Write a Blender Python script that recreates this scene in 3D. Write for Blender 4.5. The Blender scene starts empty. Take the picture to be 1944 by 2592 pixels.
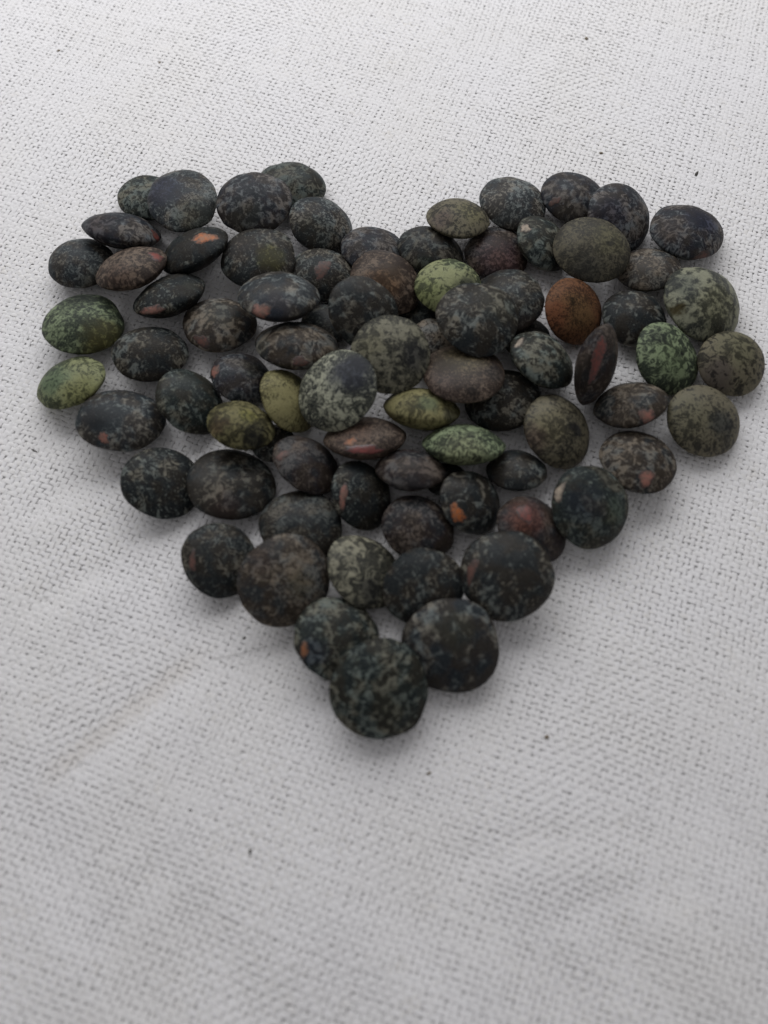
import bpy, math, random
import numpy as np
from mathutils import Vector, Matrix

MM = 0.001          # all measurements below are in millimetres
scene = bpy.context.scene

# ------------------------------------------------------------------ camera
cam_data = bpy.data.cameras.new("camera")
cam = bpy.data.objects.new("camera", cam_data)
scene.collection.objects.link(cam)
scene.camera = cam
PITCH = math.radians(64.8)
cam.location = (0.0, -25.9725 * MM, 55.1945 * MM)
cam.rotation_euler = (math.pi / 2 - PITCH, 0.0, 0.0)
cam_data.sensor_fit = 'VERTICAL'
cam_data.sensor_height = 36.0
cam_data.lens = 36.0 * 2300.0 / 2592.0
cam_data.clip_start = 0.002
cam_data.clip_end = 20.0
cam_data.dof.use_dof = True
cam_data.dof.focus_distance = 70 * MM
cam_data.dof.aperture_fstop = 34.0

# ------------------------------------------------------------------ light
world = bpy.data.worlds.new("World")
scene.world = world
world.use_nodes = True
wbg = world.node_tree.nodes["Background"]
wbg.inputs["Color"].default_value = (0.975, 0.98, 1.0, 1)
wbg.inputs["Strength"].default_value = 0.275


def area_light(name, loc, target, size_x, size_y, watts, color):
    d = bpy.data.lights.new(name, 'AREA')
    d.shape = 'RECTANGLE'
    d.size, d.size_y = size_x, size_y
    d.energy = watts
    d.color = color
    o = bpy.data.objects.new(name, d)
    scene.collection.objects.link(o)
    o.location = loc
    o.rotation_euler = (Vector(target) - Vector(loc)).to_track_quat('-Z', 'Y').to_euler()
    return o


area_light("window_light", (-0.015, 0.125, 0.10), (0, 0.045, 0), 0.22, 0.10, 0.235, (0.97, 0.985, 1.0))

scene.view_settings.view_transform = 'Standard'
scene.view_settings.look = 'None'
scene.view_settings.exposure = 0.0
scene.view_settings.gamma = 1.0
scene.cycles.max_bounces = 8

rng = np.random.default_rng(11)
random.seed(11)
COL = scene.collection


# ------------------------------------------------------------------ helpers
def mesh_from(name, verts, faces_flat, loop_tot, smooth=True):
    """verts (n,3) in metres, flat vertex indices, loops per face (int or array)"""
    verts = np.asarray(verts, np.float32)
    faces_flat = np.asarray(faces_flat, np.int32).ravel()
    me = bpy.data.meshes.new(name)
    if np.isscalar(loop_tot):
        nf = len(faces_flat) // loop_tot
        tot = np.full(nf, loop_tot, np.int32)
    else:
        tot = np.asarray(loop_tot, np.int32)
        nf = len(tot)
    start = np.concatenate([[0], np.cumsum(tot)[:-1]]).astype(np.int32)
    me.vertices.add(len(verts))
    me.vertices.foreach_set("co", verts.ravel())
    me.loops.add(len(faces_flat))
    me.loops.foreach_set("vertex_index", faces_flat)
    me.polygons.add(nf)
    me.polygons.foreach_set("loop_start", start)
    me.polygons.foreach_set("loop_total", tot)
    me.update(calc_edges=True)
    me.validate()
    if smooth:
        me.polygons.foreach_set("use_smooth", np.ones(nf, bool))
    return me


def link(name, me, mat=None, parent=None):
    o = bpy.data.objects.new(name, me)
    COL.objects.link(o)
    if mat is not None:
        me.materials.append(mat)
    if parent is not None:
        o.parent = parent
    return o


def tag(o, label=None, cat=None, group=None, kind=None):
    if label:
        o["label"] = label
    if cat:
        o["category"] = cat
    if group:
        o["group"] = group
    if kind:
        o["kind"] = kind
    return o


class NT:
    """small helper round a node tree"""
    def __init__(self, mat):
        mat.use_nodes = True
        self.t = mat.node_tree
        self.b = self.t.nodes["Principled BSDF"]

    def n(self, kind, **kw):
        nd = self.t.nodes.new(kind)
        for k, v in kw.items():
            setattr(nd, k, v)
        return nd

    def l(self, a, b):
        self.t.links.new(a, b)

    def put(self, sock, v):
        if isinstance(v, bpy.types.NodeSocket):
            self.l(v, sock)
        else:
            sock.default_value = v

    def math(self, op, a, b=None, c=None, clamp=False):
        nd = self.n('ShaderNodeMath', operation=op, use_clamp=clamp)
        self.put(nd.inputs[0], a)
        if b is not None:
            self.put(nd.inputs[1], b)
        if c is not None:
            self.put(nd.inputs[2], c)
        return nd.outputs[0]

    def vmath(self, op, a, b=None, out=0):
        nd = self.n('ShaderNodeVectorMath', operation=op)
        self.put(nd.inputs[0], a)
        if b is not None:
            if op == 'SCALE':
                self.put(nd.inputs['Scale'], b)
            else:
                self.put(nd.inputs[1], b)
        return nd.outputs[out]

    def noise(self, vec, scale, detail=4.0, rough=0.55, dist=0.0, color=False):
        nd = self.n('ShaderNodeTexNoise')
        self.l(vec, nd.inputs['Vector'])
        nd.inputs['Scale'].default_value = scale
        nd.inputs['Detail'].default_value = detail
        nd.inputs['Roughness'].default_value = rough
        nd.inputs['Distortion'].default_value = dist
        return nd.outputs['Color' if color else 'Fac']

    def step(self, v, lo, hi, smooth=True):
        nd = self.n('ShaderNodeMapRange')
        if smooth:
            nd.interpolation_type = 'SMOOTHSTEP'
        self.put(nd.inputs['Value'], v)
        self.put(nd.inputs['From Min'], lo)
        self.put(nd.inputs['From Max'], hi)
        return nd.outputs['Result']

    def mix(self, fac, a, b, blend='MIX'):
        nd = self.n('ShaderNodeMix', data_type='RGBA', blend_type=blend)
        self.put(nd.inputs[0], fac)
        for s, v in ((nd.inputs[6], a), (nd.inputs[7], b)):
            self.put(s, v if isinstance(v, bpy.types.NodeSocket) else (*v, 1))
        return nd.outputs[2]


# ------------------------------------------------------------------ cloth
PITCH_THREAD = 0.38
ANG = math.radians(-19)
CREASES = [  # start, end, depth, half width, bank height
    ((-20.87, -18.26), (-10.26, -8.78), 0.12, 1.3, 0.09),
    ((-16.81, -27.17), (-10.33, -19.8), 0.06, 1.0, 0.04),
    ((2.43, -21.73), (15.24, -20.02), 0.06, 0.9, 0.04),
    ((7.18, -25.02), (18.44, -22.98), 0.05, 0.9, 0.03),
    ((-25.18, -0.41), (-18.26, 3.48), 0.09, 1.0, 0.07),
    ((-23.95, -7.34), (-16.67, -2.98), 0.09, 1.0, 0.07),
    ((-26.84, 35.29), (-19.6, 48.49), 0.04, 1.2, 0.03),
    ((9.36, 38.53), (15.9, 48.49), 0.04, 1.2, 0.03),
]


def cloth_height(x, y):
    h = np.zeros_like(x)
    r = np.sqrt(((x - 1) / 27.0) ** 2 + ((y - 7) / 24.0) ** 2)
    out = np.clip((r - 0.95) / 0.5, 0, 1) * np.clip((26 - y) / 10.0, 0.15, 1)
    h += out * (0.09 * np.sin(0.31 * x + 0.42 * y + 0.6) + 0.06 * np.sin(0.55 * x - 0.33 * y + 2.1)
                + 0.03 * np.sin(1.1 * x + 0.9 * y + 1.0))
    for (ax, ay), (bx, by), dep, wid, bank in CREASES:
        dx, dy = bx - ax, by - ay
        ln = math.hypot(dx, dy)
        ux, uy = dx / ln, dy / ln
        s = ((x - ax) * ux + (y - ay) * uy) / ln
        d = -(x - ax) * uy + (y - ay) * ux + 0.25 * np.sin(s * 9.0)
        win = np.clip(s / 0.25, 0, 1) * np.clip((1 - s) / 0.35, 0, 1)
        win = win * win * (3 - 2 * win)
        h += win * (-dep * np.exp(-(d / wid) ** 2) + bank * np.exp(-((d + 2.2 * wid) / (1.4 * wid)) ** 2))
    return h


# woven area: what the lens sees plus a wide margin (x half-width varies with y)
Y_LO, Y_HI = -39.0, 60.0
HW_LO, HW_HI = 28.0, 45.0


def inside(x, y):
    k = (y - Y_LO) / (Y_HI - Y_LO)
    return (y > Y_LO) & (y < Y_HI) & (np.abs(x) < HW_LO + (HW_HI - HW_LO) * k)


def thread_family(ang, parity, seed):
    r = np.random.default_rng(seed)
    u = np.array([math.cos(ang), math.sin(ang)])        # along the thread
    v = np.array([-u[1], u[0]])                         # across
    p = PITCH_THREAD
    ns = 400
    s_all = (np.arange(-ns, ns + 1)) * (p / 2)
    prof_w = np.array([-1.0, -0.62, 0.62, 1.0, 0.0])    # cross-section across / up
    prof_z = np.array([0.0, 0.42, 0.42, 0.0, -0.8])
    m = len(prof_w)
    V, Fc, base = [], [], 0
    warp = lambda a, b: (0.10 * np.sin(0.21 * a + 0.05 * b + seed) + 0.06 * np.sin(0.47 * a - 0.19 * b + 2 * seed))
    for i in range(-195, 196):
        off = i * p + r.uniform(-0.06, 0.06)
        ph = r.uniform(0, 6.28, 4)
        wander = warp(s_all, off) + 0.022 * np.sin(1.9 * s_all + ph[0]) + 0.016 * np.sin(4.3 * s_all + ph[1])
        jit = r.normal(0, 0.016, len(s_all))
        o = off + wander + jit
        x = u[0] * s_all + v[0] * o
        y = u[1] * s_all + v[1] * o
        keep = np.where(inside(x, y))[0]
        if len(keep) < 6:
            continue
        a, b = keep[0], keep[-1] + 1
        s, x, y = s_all[a:b], x[a:b], y[a:b]
        k = np.arange(-ns, ns + 1)[a:b]
        amp = 0.016
        zc = amp * np.cos(math.pi * k / 2 + math.pi * (i + parity))
        wid = 0.184 * (1 + r.normal(0, 0.09) + 0.09 * np.sin(1.3 * s + ph[2]) + 0.06 * np.sin(3.7 * s + ph[3]) + r.normal(0, 0.05, len(s)))
        if r.random() < 0.10:                            # a slubby thread
            c = r.uniform(s[0], s[-1])
            wid = wid * (1 + 0.35 * np.exp(-((s - c) / 5.0) ** 2))
        wid = np.clip(wid, 0.13, 0.23)
        thk = 0.05 * (0.8 + 0.2 * wid / 0.162)
        zc = zc - 0.035 + cloth_height(x, y) + r.normal(0, 0.004, len(s))
        pts = np.empty((len(s), m, 3))
        tw = 0.25 * np.sin(2.2 * s + ph[1])
        for q in range(m):
            ww = prof_w[q] * wid
            zz = prof_z[q] * thk + tw * ww * 0.2
            pts[:, q, 0] = x + v[0] * ww
            pts[:, q, 1] = y + v[1] * ww
            pts[:, q, 2] = zc + zz
        idx = base + np.arange(len(s) * m).reshape(len(s), m)
        nx = np.roll(idx, -1, axis=1)
        quads = np.stack([idx[:-1], nx[:-1], nx[1:], idx[1:]], -1).reshape(-1, 4)
        V.append(pts.reshape(-1, 3))
        Fc.append(quads[:, ::-1])
        base += len(s) * m
    return np.concatenate(V) * MM, np.concatenate(Fc)


def thread_material(name, shift):
    m = bpy.data.materials.new(name)
    t = NT(m)
    co = t.n('ShaderNodeTexCoord').outputs['Object']
    mm = t.vmath('ADD', t.vmath('SCALE', co, 1000.0), (shift, 0, 0))
    broad = t.noise(mm, 0.09, 3, 0.5)
    mid = t.noise(mm, 0.5, 4, 0.6, 0.4)
    fine = t.noise(mm, 5.0, 3, 0.6)
    c = t.mix(t.step(broad, 0.38, 0.66), (0.81, 0.788, 0.796), (0.80, 0.775, 0.768))
    c = t.mix(t.math('MULTIPLY', t.step(mid, 0.58, 0.80), 0.40), c, (0.66, 0.61, 0.54))
    c = t.mix(t.math('MULTIPLY', t.step(fine, 0.62, 0.80), 0.40), c, (0.62, 0.58, 0.53))
    c = t.mix(t.math('MULTIPLY', t.step(fine, 0.42, 0.25), 0.5), c, (0.86, 0.86, 0.85))
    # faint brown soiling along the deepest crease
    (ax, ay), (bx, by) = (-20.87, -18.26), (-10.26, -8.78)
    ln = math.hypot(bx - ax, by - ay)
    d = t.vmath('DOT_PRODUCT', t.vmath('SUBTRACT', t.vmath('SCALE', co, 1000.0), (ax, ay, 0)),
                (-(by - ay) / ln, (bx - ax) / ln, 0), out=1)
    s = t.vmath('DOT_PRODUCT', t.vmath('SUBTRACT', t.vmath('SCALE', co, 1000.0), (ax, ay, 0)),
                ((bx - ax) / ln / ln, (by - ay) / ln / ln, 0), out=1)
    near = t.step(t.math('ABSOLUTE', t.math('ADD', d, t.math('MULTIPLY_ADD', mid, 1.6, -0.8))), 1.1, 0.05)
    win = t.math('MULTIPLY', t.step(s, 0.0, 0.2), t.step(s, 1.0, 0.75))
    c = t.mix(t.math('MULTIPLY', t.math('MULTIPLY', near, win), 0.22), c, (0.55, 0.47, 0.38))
    t.l(c, t.b.inputs['Base Color'])
    t.b.inputs['Roughness'].default_value = 0.9
    t.b.inputs['Specular IOR Level'].default_value = 0.15
    bump = t.n('ShaderNodeBump')
    bump.inputs['Strength'].default_value = 0.5
    bump.inputs['Distance'].default_value = 0.03 * MM
    t.l(t.noise(mm, 14.0, 3, 0.6), bump.inputs['Height'])
    t.l(bump.outputs[0], t.b.inputs['Normal'])
    return m


def build_cloth():
    # under-layer the open weave lies on; also carries the cloth beyond the woven area
    base_mat = bpy.data.materials.new("cloth_under_layer")
    t = NT(base_mat)
    co = t.vmath('SCALE', t.n('ShaderNodeTexCoord').outputs['Object'], 1000.0)
    c = t.mix(t.noise(co, 0.4, 4), (0.76, 0.745, 0.74), (0.82, 0.81, 0.80))
    t.l(c, t.b.inputs['Base Color'])
    t.b.inputs['Roughness'].default_value = 0.95
    n = 280
    gx = np.linspace(-140, 140, n)
    gy = np.linspace(-130, 160, n)
    X, Y = np.meshgrid(gx, gy)
    Z = cloth_height(X, Y) * (np.abs(X) < 60) - 0.085
    v = np.stack([X, Y, Z], -1).reshape(-1, 3) * MM
    ii = np.arange(n * n).reshape(n, n)
    q = np.stack([ii[:-1, :-1], ii[:-1, 1:], ii[1:, 1:], ii[1:, :-1]], -1).reshape(-1, 4)
    cloth = link("cloth", mesh_from("cloth", v, q, 4), base_mat)
    tag(cloth, "off-white coarse woven cotton cloth under the lentils", "cloth", kind="structure")
    for nm, ang, par, seed, sh in (("weft_threads", ANG, 0, 5, 0.0), ("warp_threads", ANG + math.pi / 2, 1, 8, 37.0)):
        V, Fq = thread_family(ang, par, seed)
        o = link(nm, mesh_from(nm, V, Fq, 4), thread_material(nm, sh), cloth)
        tag(o, kind="stuff")
    # loose fuzz standing off the threads
    r = np.random.default_rng(21)
    cnt, seg = 16000, 4
    k = r.uniform(0, 1, cnt)
    y0 = Y_LO + 2 + (Y_HI - Y_LO - 4) * k
    x0 = r.uniform(-1, 1, cnt) * (HW_LO + (HW_HI - HW_LO) * k - 1)
    az = r.uniform(0, 6.283, cnt)
    ln = r.uniform(0.25, 0.9, cnt)
    curl = r.normal(0, 1.6, cnt)
    lift = r.uniform(0.02, 0.13, cnt)
    V = np.empty((cnt, seg + 1, 3, 3))
    px, py = x0.copy(), y0.copy()
    hb = cloth_height(x0, y0)
    rad = r.uniform(0.005, 0.009, cnt)
    for s in range(seg + 1):
        f = s / seg
        a = az + curl * f
        cz = hb - 0.05 + lift * math.sin(math.pi * (0.15 + 0.75 * f)) * 1.2
        for c in range(3):
            w = c * 2.0944
            V[:, s, c, 0] = px - np.sin(a) * rad * math.cos(w)
            V[:, s, c, 1] = py + np.cos(a) * rad * math.cos(w)
            V[:, s, c, 2] = cz + rad * math.sin(w)
        px = px + np.cos(a) * ln / seg
        py = py + np.sin(a) * ln / seg
    ii = np.arange(cnt * (seg + 1) * 3).reshape(cnt, seg + 1, 3)
    nx = np.roll(ii, -1, axis=2)
    q = np.stack([ii[:, :-1], nx[:, :-1], nx[:, 1:], ii[:, 1:]], -1).reshape(-1, 4)
    fm = bpy.data.materials.new("fuzz")
    t = NT(fm)
    t.b.inputs['Base Color'].default_value = (0.82, 0.81, 0.79, 1)
    t.b.inputs['Roughness'].default_value = 0.8
    o = link("fuzz", mesh_from("fuzz", V.reshape(-1, 3) * MM, q, 4), fm, cloth)
    tag(o, kind="stuff")
    return cloth


build_cloth()

# ------------------------------------------------------------------ lentils
PALETTE = {
    'charcoal': ((0.016, 0.016, 0.017), (0.085, 0.086, 0.078), 0.34),
    'slate': ((0.02, 0.022, 0.028), (0.105, 0.11, 0.108), 0.4),
    'ink': ((0.012, 0.013, 0.015), (0.09, 0.095, 0.085), 0.26),
    'bottle': ((0.014, 0.019, 0.018), (0.085, 0.098, 0.084), 0.38),
    'green': ((0.032, 0.042, 0.032), (0.154, 0.185, 0.11), 0.5),
    'lime': ((0.051, 0.061, 0.034), (0.163, 0.17, 0.089), 0.55),
    'olive': ((0.038, 0.034, 0.017), (0.117, 0.105, 0.051), 0.5),
    'yellow': ((0.068, 0.061, 0.029), (0.154, 0.139, 0.067), 0.66),
    'beige': ((0.034, 0.034, 0.029), (0.173, 0.163, 0.12), 0.46),
    'pale': ((0.025, 0.029, 0.028), (0.238, 0.238, 0.18), 0.46),
    'taupe': ((0.034, 0.028, 0.026), (0.12, 0.1, 0.085), 0.46),
    'brown': ((0.036, 0.024, 0.02), (0.11, 0.082, 0.062), 0.46),
    'olive_smooth': ((0.034, 0.031, 0.024), (0.101, 0.089, 0.06), 0.56),
    'pale_full': ((0.036, 0.04, 0.038), (0.163, 0.163, 0.117), 0.58),
    'plum': ((0.024, 0.017, 0.019), (0.075, 0.058, 0.056), 0.45),
    'violet': ((0.02, 0.019, 0.028), (0.085, 0.083, 0.092), 0.42),
    'russet': ((0.055, 0.026, 0.015), (0.112, 0.052, 0.026), 0.6),
}

# id, centre, orientation rows, half-axes (mm), palette, mottling per mm, label,
# colour spots (point, radius, colour, strength), chips (point, along, half sizes, kind)
LENTILS = [
    (1, (-18.603, 26.934, 0.966), [(-0.8534, 0.5208, 0.0225), (-0.5179, -0.8519, 0.078), (0.0598, 0.0549, 0.9967)], (2.257, 2.46, 0.988), 'bottle', 2.6, 'green speckled lentil half hidden behind the large bluish one at the left lobe top', [], []),
    (2, (-15.495, 25.534, 2.184), [(-0.9338, 0.3479, 0.0834), (-0.3489, -0.9372, 0.0038), (0.0794, -0.0256, 0.9965)], (2.767, 3.016, 0.972), 'slate', 2.0, 'large round lentil with a blue patch, highest on the left lobe', [((1.283, -0.692, 0.776), 1.801, (0.024, 0.03, 0.062), 0.85), ((-0.498, 2.5, 0.39), 1.919, (0.06, 0.06, 0.035), 0.5)], []),
    (3, (-19.846, 22.805, 1.729), [(-0.9557, 0.2179, 0.1981), (-0.0713, -0.824, 0.5621), (0.2857, 0.5231, 0.803)], (2.857, 2.629, 1.231), 'violet', 2.2, 'dark pointed lentil with reddish tip on the outer left of the upper lobe', [((1.771, 1.531, 0.501), 1.597, (0.04, 0.028, 0.035), 0.6)], [((-2.585, 0.984, 0.129), (-0.918, 0.384, -0.105), 0.722, 0.567, 'RED')]),
    (4, (-22.804, 20.132, 1.186), [(-0.9037, 0.4226, 0.0689), (-0.4228, -0.9061, 0.0125), (0.0677, -0.0179, 0.9975)], (2.506, 2.421, 1.209), 'slate', 2.2, 'bluish grey oval lentil on the outer left edge beside a brown one', [((-0.302, 2.343, 0.128), 1.268, (0.05, 0.045, 0.03), 0.5)], []),
    (5, (-18.522, 18.612, 2.44), [(-0.8957, 0.4038, -0.1862), (-0.4438, -0.837, 0.3201), (-0.0266, 0.3694, 0.9289)], (2.705, 2.6, 1.186), 'brown', 2.4, 'brown lentil on its edge with a red tip, between bluish oval and black chipped ones', [((1.09, 1.708, 0.625), 1.363, (0.09, 0.055, 0.04), 0.6)], [((-2.013, 0.842, 0.556), (-0.986, 0.112, 0.121), 0.73, 0.638, 'RED')]),
    (6, (-14.271, 20.939, 1.743), [(-0.8578, 0.3661, -0.3607), (-0.4928, -0.7852, 0.375), (-0.1459, 0.4995, 0.8539)], (2.747, 2.995, 1.288), 'ink', 1.8, 'black lentil with a bright orange chip, below the large bluish round one', [], [((-1.085, 1.481, 0.897), (-0.997, 0.068, 0.039), 1.295, 0.74, 'ORANGE')]),
    (7, (-15.727, 16.643, 1.71), [(-0.9217, 0.2887, -0.2592), (-0.3824, -0.7893, 0.4804), (-0.0659, 0.5419, 0.8379)], (2.798, 2.733, 1.324), 'ink', 2.2, 'black lentil with a pink chip at its left end, in the left lobe', [((-1.742, 1.397, 0.635), 0.746, (0.1, 0.105, 0.08), 0.5)], [((1.486, 2.224, 0.162), (-0.956, 0.237, -0.175), 1.16, 0.473, 'PINK')]),
    (8, (-21.783, 14.493, 1.301), [(-0.9467, 0.3029, 0.1093), (-0.2878, -0.9482, 0.1346), (0.1444, 0.096, 0.9849)], (2.894, 2.801, 1.286), 'green', 2.0, 'large dark green lentil with a yellow green belly on the far left edge', [((-1.241, 1.994, 0.558), 1.65, (0.13, 0.115, 0.035), 0.75), ((-0.191, -2.088, 0.722), 1.874, (0.012, 0.013, 0.016), 0.7), ((-0.379, 2.733, 0.101), 1.197, (0.13, 0.115, 0.035), 0.6)], []),
    (9, (-16.7, 11.913, 1.332), [(-0.9727, 0.2072, 0.1049), (-0.1941, -0.9733, 0.1227), (0.1275, 0.099, 0.9869)], (2.681, 2.572, 1.33), 'charcoal', 2.4, 'plain dark grey lentil between the large green one and the pink chipped black one', [], []),
    (10, (-21.909, 9.481, 1.242), [(-0.8027, 0.5515, -0.2269), (-0.5946, -0.7688, 0.2351), (-0.0448, 0.3237, 0.9451)], (2.592, 2.418, 1.141), 'lime', 2.0, 'light green pointed lentil, lowest on the far left edge', [((1.065, -0.189, 0.995), 1.768, (0.085, 0.125, 0.075), 0.8), ((-0.18, 2.305, 0.202), 1.726, (0.17, 0.17, 0.06), 0.6)], []),
    (11, (-18.046, 6.249, 1.395), [(-0.968, 0.1538, 0.1983), (-0.1181, -0.9764, 0.1809), (0.2214, 0.1517, 0.9633)], (2.864, 2.759, 1.332), 'slate', 2.6, 'large mottled grey lentil with orange nick at lower left, under the light green one', [((1.673, 0.618, 0.933), 1.117, (0.012, 0.013, 0.016), 0.6)], [((1.179, 2.056, 0.531), (-0.786, 0.596, -0.167), 0.58, 0.442, 'PINK')]),
    (12, (-13.475, 7.737, 1.504), [(-0.6617, -0.5438, 0.5162), (0.6265, -0.7792, -0.0178), (0.4119, 0.3116, 0.8563)], (2.538, 2.335, 1.209), 'bottle', 2.4, 'grey green lentil tilted steeply, right of the large mottled grey one at left', [((1.263, -0.383, 0.961), 0.84, (0.1, 0.115, 0.1), 0.4)], []),
    (13, (-11.932, 14.481, 1.235), [(-0.9909, 0.0648, 0.1176), (-0.0521, -0.9928, 0.1077), (0.1237, 0.1006, 0.9872)], (2.623, 2.531, 1.23), 'taupe', 2.6, 'dull grey brown lentil just left of and below the big oval with pink tip', [((-0.153, -0.048, 1.221), 1.47, (0.06, 0.06, 0.045), 0.5)], [((1.151, 1.968, 0.397), (-0.959, 0.284, -0.02), 0.815, 0.466, 'RED2')]),
    (14, (-7.42, 15.231, 3.445), [(-0.9976, 0.0509, 0.0471), (-0.0281, -0.9177, 0.3962), (0.0634, 0.3939, 0.9169)], (2.882, 2.997, 1.392), 'slate', 2.0, 'big bluish oval lentil with a pink lower left tip, on top in the left lobe', [((0.353, 2.446, 0.619), 1.394, (0.024, 0.03, 0.062), 0.5)], [((1.21, 2.599, 0.214), (-0.905, 0.326, -0.274), 1.017, 0.67, 'PINK')]),
    (15, (-6.156, 11.783, 2.468), [(-0.9986, 0.0392, 0.0353), (-0.0219, -0.9164, 0.3997), (0.048, 0.3984, 0.916)], (2.894, 2.662, 1.436), 'taupe', 1.5, 'coarsely blotched black and grey oval lentil under the big pink tipped oval', [((2.429, 0.913, 0.423), 0.727, (0.13, 0.12, 0.09), 0.5)], [((-0.355, 2.557, 0.204), (-0.999, 0.039, 0.035), 0.842, 0.393, 'RED2')]),
    (16, (-10.105, 9.95, 1.152), [(-0.9631, -0.1237, 0.2391), (0.1499, -0.9841, 0.0949), (0.2236, 0.1273, 0.9663)], (2.2, 2.151, 1.135), 'violet', 2.2, 'small dark lentil with a pinkish left tip, left of the yellow olive one', [((-0.662, -0.314, 1.043), 0.99, (0.06, 0.055, 0.035), 0.6)], [((1.888, 0.341, 0.411), (-0.989, 0.023, 0.149), 0.437, 0.817, 'PINK')]),
    (17, (-6.56, 7.612, 1.771), [(-0.5242, -0.5189, 0.6753), (0.75, -0.6568, 0.0775), (0.4034, 0.5471, 0.7335)], (2.408, 2.624, 1.097), 'yellow', 3.0, 'plain yellow olive lentil tucked under the pale mottled round one', [((0.606, -1.131, 0.894), 0.721, (0.02, 0.025, 0.015), 0.7)], []),
    (18, (-3.078, 7.308, 3.502), [(0.18, -0.9202, -0.3477), (0.9461, 0.2587, -0.1948), (0.2692, -0.2939, 0.9171)], (2.914, 2.862, 1.132), 'pale', 1.6, 'pale mottled round lentil with a blue black patch, on top near the heart centre', [((1.139, -1.15, 0.861), 1.899, (0.03, 0.034, 0.05), 0.95), ((-2.687, -0.389, 0.27), 1.052, (0.1, 0.09, 0.06), 0.3)], []),
    (19, (-9.61, 5.223, 2.493), [(-0.9535, -0.2171, 0.2091), (0.27, -0.9237, 0.2719), (0.1341, 0.3157, 0.9393)], (2.32, 2.135, 1.143), 'olive', 1.5, 'small yellow and brown blotched lentil beside the plain yellow olive one', [((-1.318, 1.16, 0.572), 1.053, (0.012, 0.013, 0.016), 0.8), ((-0.282, 0.027, 1.129), 0.691, (0.17, 0.16, 0.045), 0.7), ((1.261, 1.185, 0.595), 0.795, (0.13, 0.085, 0.05), 0.6)], []),
    (20, (-5.208, 2.889, 1.422), [(-0.8094, -0.3722, 0.4543), (0.5065, -0.8339, 0.2192), (0.2973, 0.4075, 0.8635)], (2.437, 2.389, 1.112), 'plum', 2.6, 'dark plum lentil with pinkish left tip, below the pale mottled round one', [], [((1.599, 1.173, 0.505), (-0.968, 0.206, -0.141), 0.513, 0.586, 'RED2')]),
    (21, (-1.259, 4.76, 1.685), [(-0.999, -0.007, -0.0444), (-0.0213, -0.7954, 0.6057), (-0.0395, 0.606, 0.7945)], (2.805, 2.581, 1.207), 'brown', 2.4, 'red brown lens shaped lentil with shiny red lower edge, at the heart centre', [((0.594, 1.371, 0.912), 1.569, (0.1, 0.055, 0.04), 0.5)], [((-0.119, 2.478, 0.186), (-0.997, 0.009, -0.075), 1.879, 0.372, 'REDGLOSS'), ((0.854, 1.934, 0.573), (-0.978, 0.073, -0.198), 0.546, 0.416, 'ORANGE2')]),
    (22, (2.615, 6.973, 1.788), [(-0.9932, -0.0793, 0.0853), (0.1158, -0.7509, 0.6501), (0.0125, 0.6556, 0.755)], (2.714, 2.497, 1.373), 'yellow', 2.2, 'pale yellow green lens shaped lentil under the brown dented one', [((-0.35, 1.412, 1.029), 0.931, (0.09, 0.11, 0.06), 0.8), ((-2.176, 1.416, 0.126), 0.801, (0.1, 0.1, 0.075), 0.6)], []),
    (23, (5.383, 4.133, 1.842), [(-0.9955, -0.0937, 0.0156), (0.0792, -0.728, 0.6809), (-0.0525, 0.6791, 0.7322)], (2.822, 2.596, 1.264), 'green', 2.2, 'green lens shaped lentil with a yellowish lower rim, right of the centre', [((0.081, 2.492, 0.194), 2.054, (0.17, 0.15, 0.075), 0.35), ((-0.503, 1.001, 1.099), 0.471, (0.012, 0.013, 0.016), 0.7)], []),
    (24, (0.507, 10.31, 3.598), [(-0.9943, -0.0945, 0.05), (0.076, -0.9539, -0.2903), (0.0751, -0.2848, 0.9556)], (2.702, 2.73, 0.968), 'beige', 1.4, 'large round beige lentil with dark streaks, on top in the middle of the heart', [((-1.566, 0.229, 0.715), 1.221, (0.035, 0.036, 0.044), 0.7), ((1.437, -0.256, 0.76), 1.221, (0.17, 0.155, 0.09), 0.4)], []),
    (25, (3.734, 12.604, 1.366), [(-0.7608, -0.5566, 0.3336), (0.5055, -0.8307, -0.2331), (0.4069, -0.0087, 0.9134)], (2.033, 1.901, 1.037), 'taupe', 2.4, 'small grey lentil almost hidden between the round beige one and the brown one', [], []),
    (26, (5.5, 9.185, 2.866), [(-0.9911, -0.1313, -0.0242), (0.1181, -0.947, 0.2989), (-0.0622, 0.2933, 0.954)], (2.828, 3.082, 1.082), 'brown', 3.0, 'smooth brown lentil with a dark dent at its front edge, on top right of centre', [((0.19, -0.54, 1.055), 2.056, (0.12, 0.1, 0.055), 0.7), ((-0.593, 2.624, 0.383), 0.53, (0.02, 0.014, 0.012), 0.9), ((1.551, 2.136, 0.373), 1.603, (0.1, 0.07, 0.062), 0.5), ((-2.163, 0.323, 0.569), 0.953, (0.035, 0.034, 0.035), 0.6)], []),
    (27, (8.21, 8.057, 1.272), [(0.8816, -0.4381, -0.1756), (0.4477, 0.894, 0.0172), (0.1494, -0.0938, 0.9843)], (2.681, 2.522, 1.266), 'charcoal', 2.2, 'dark lentil showing only its right half under the smooth brown one', [], []),
    (28, (6.517, 13.103, 3.869), [(-0.8469, -0.5129, 0.1405), (0.5169, -0.856, -0.0095), (0.1252, 0.0645, 0.99)], (2.844, 3.1, 1.136), 'charcoal', 1.5, 'large black lentil with grey blotches, on top of the bright green one', [((-0.705, -1.125, 0.978), 1.688, (0.11, 0.11, 0.08), 0.35)], []),
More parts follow.
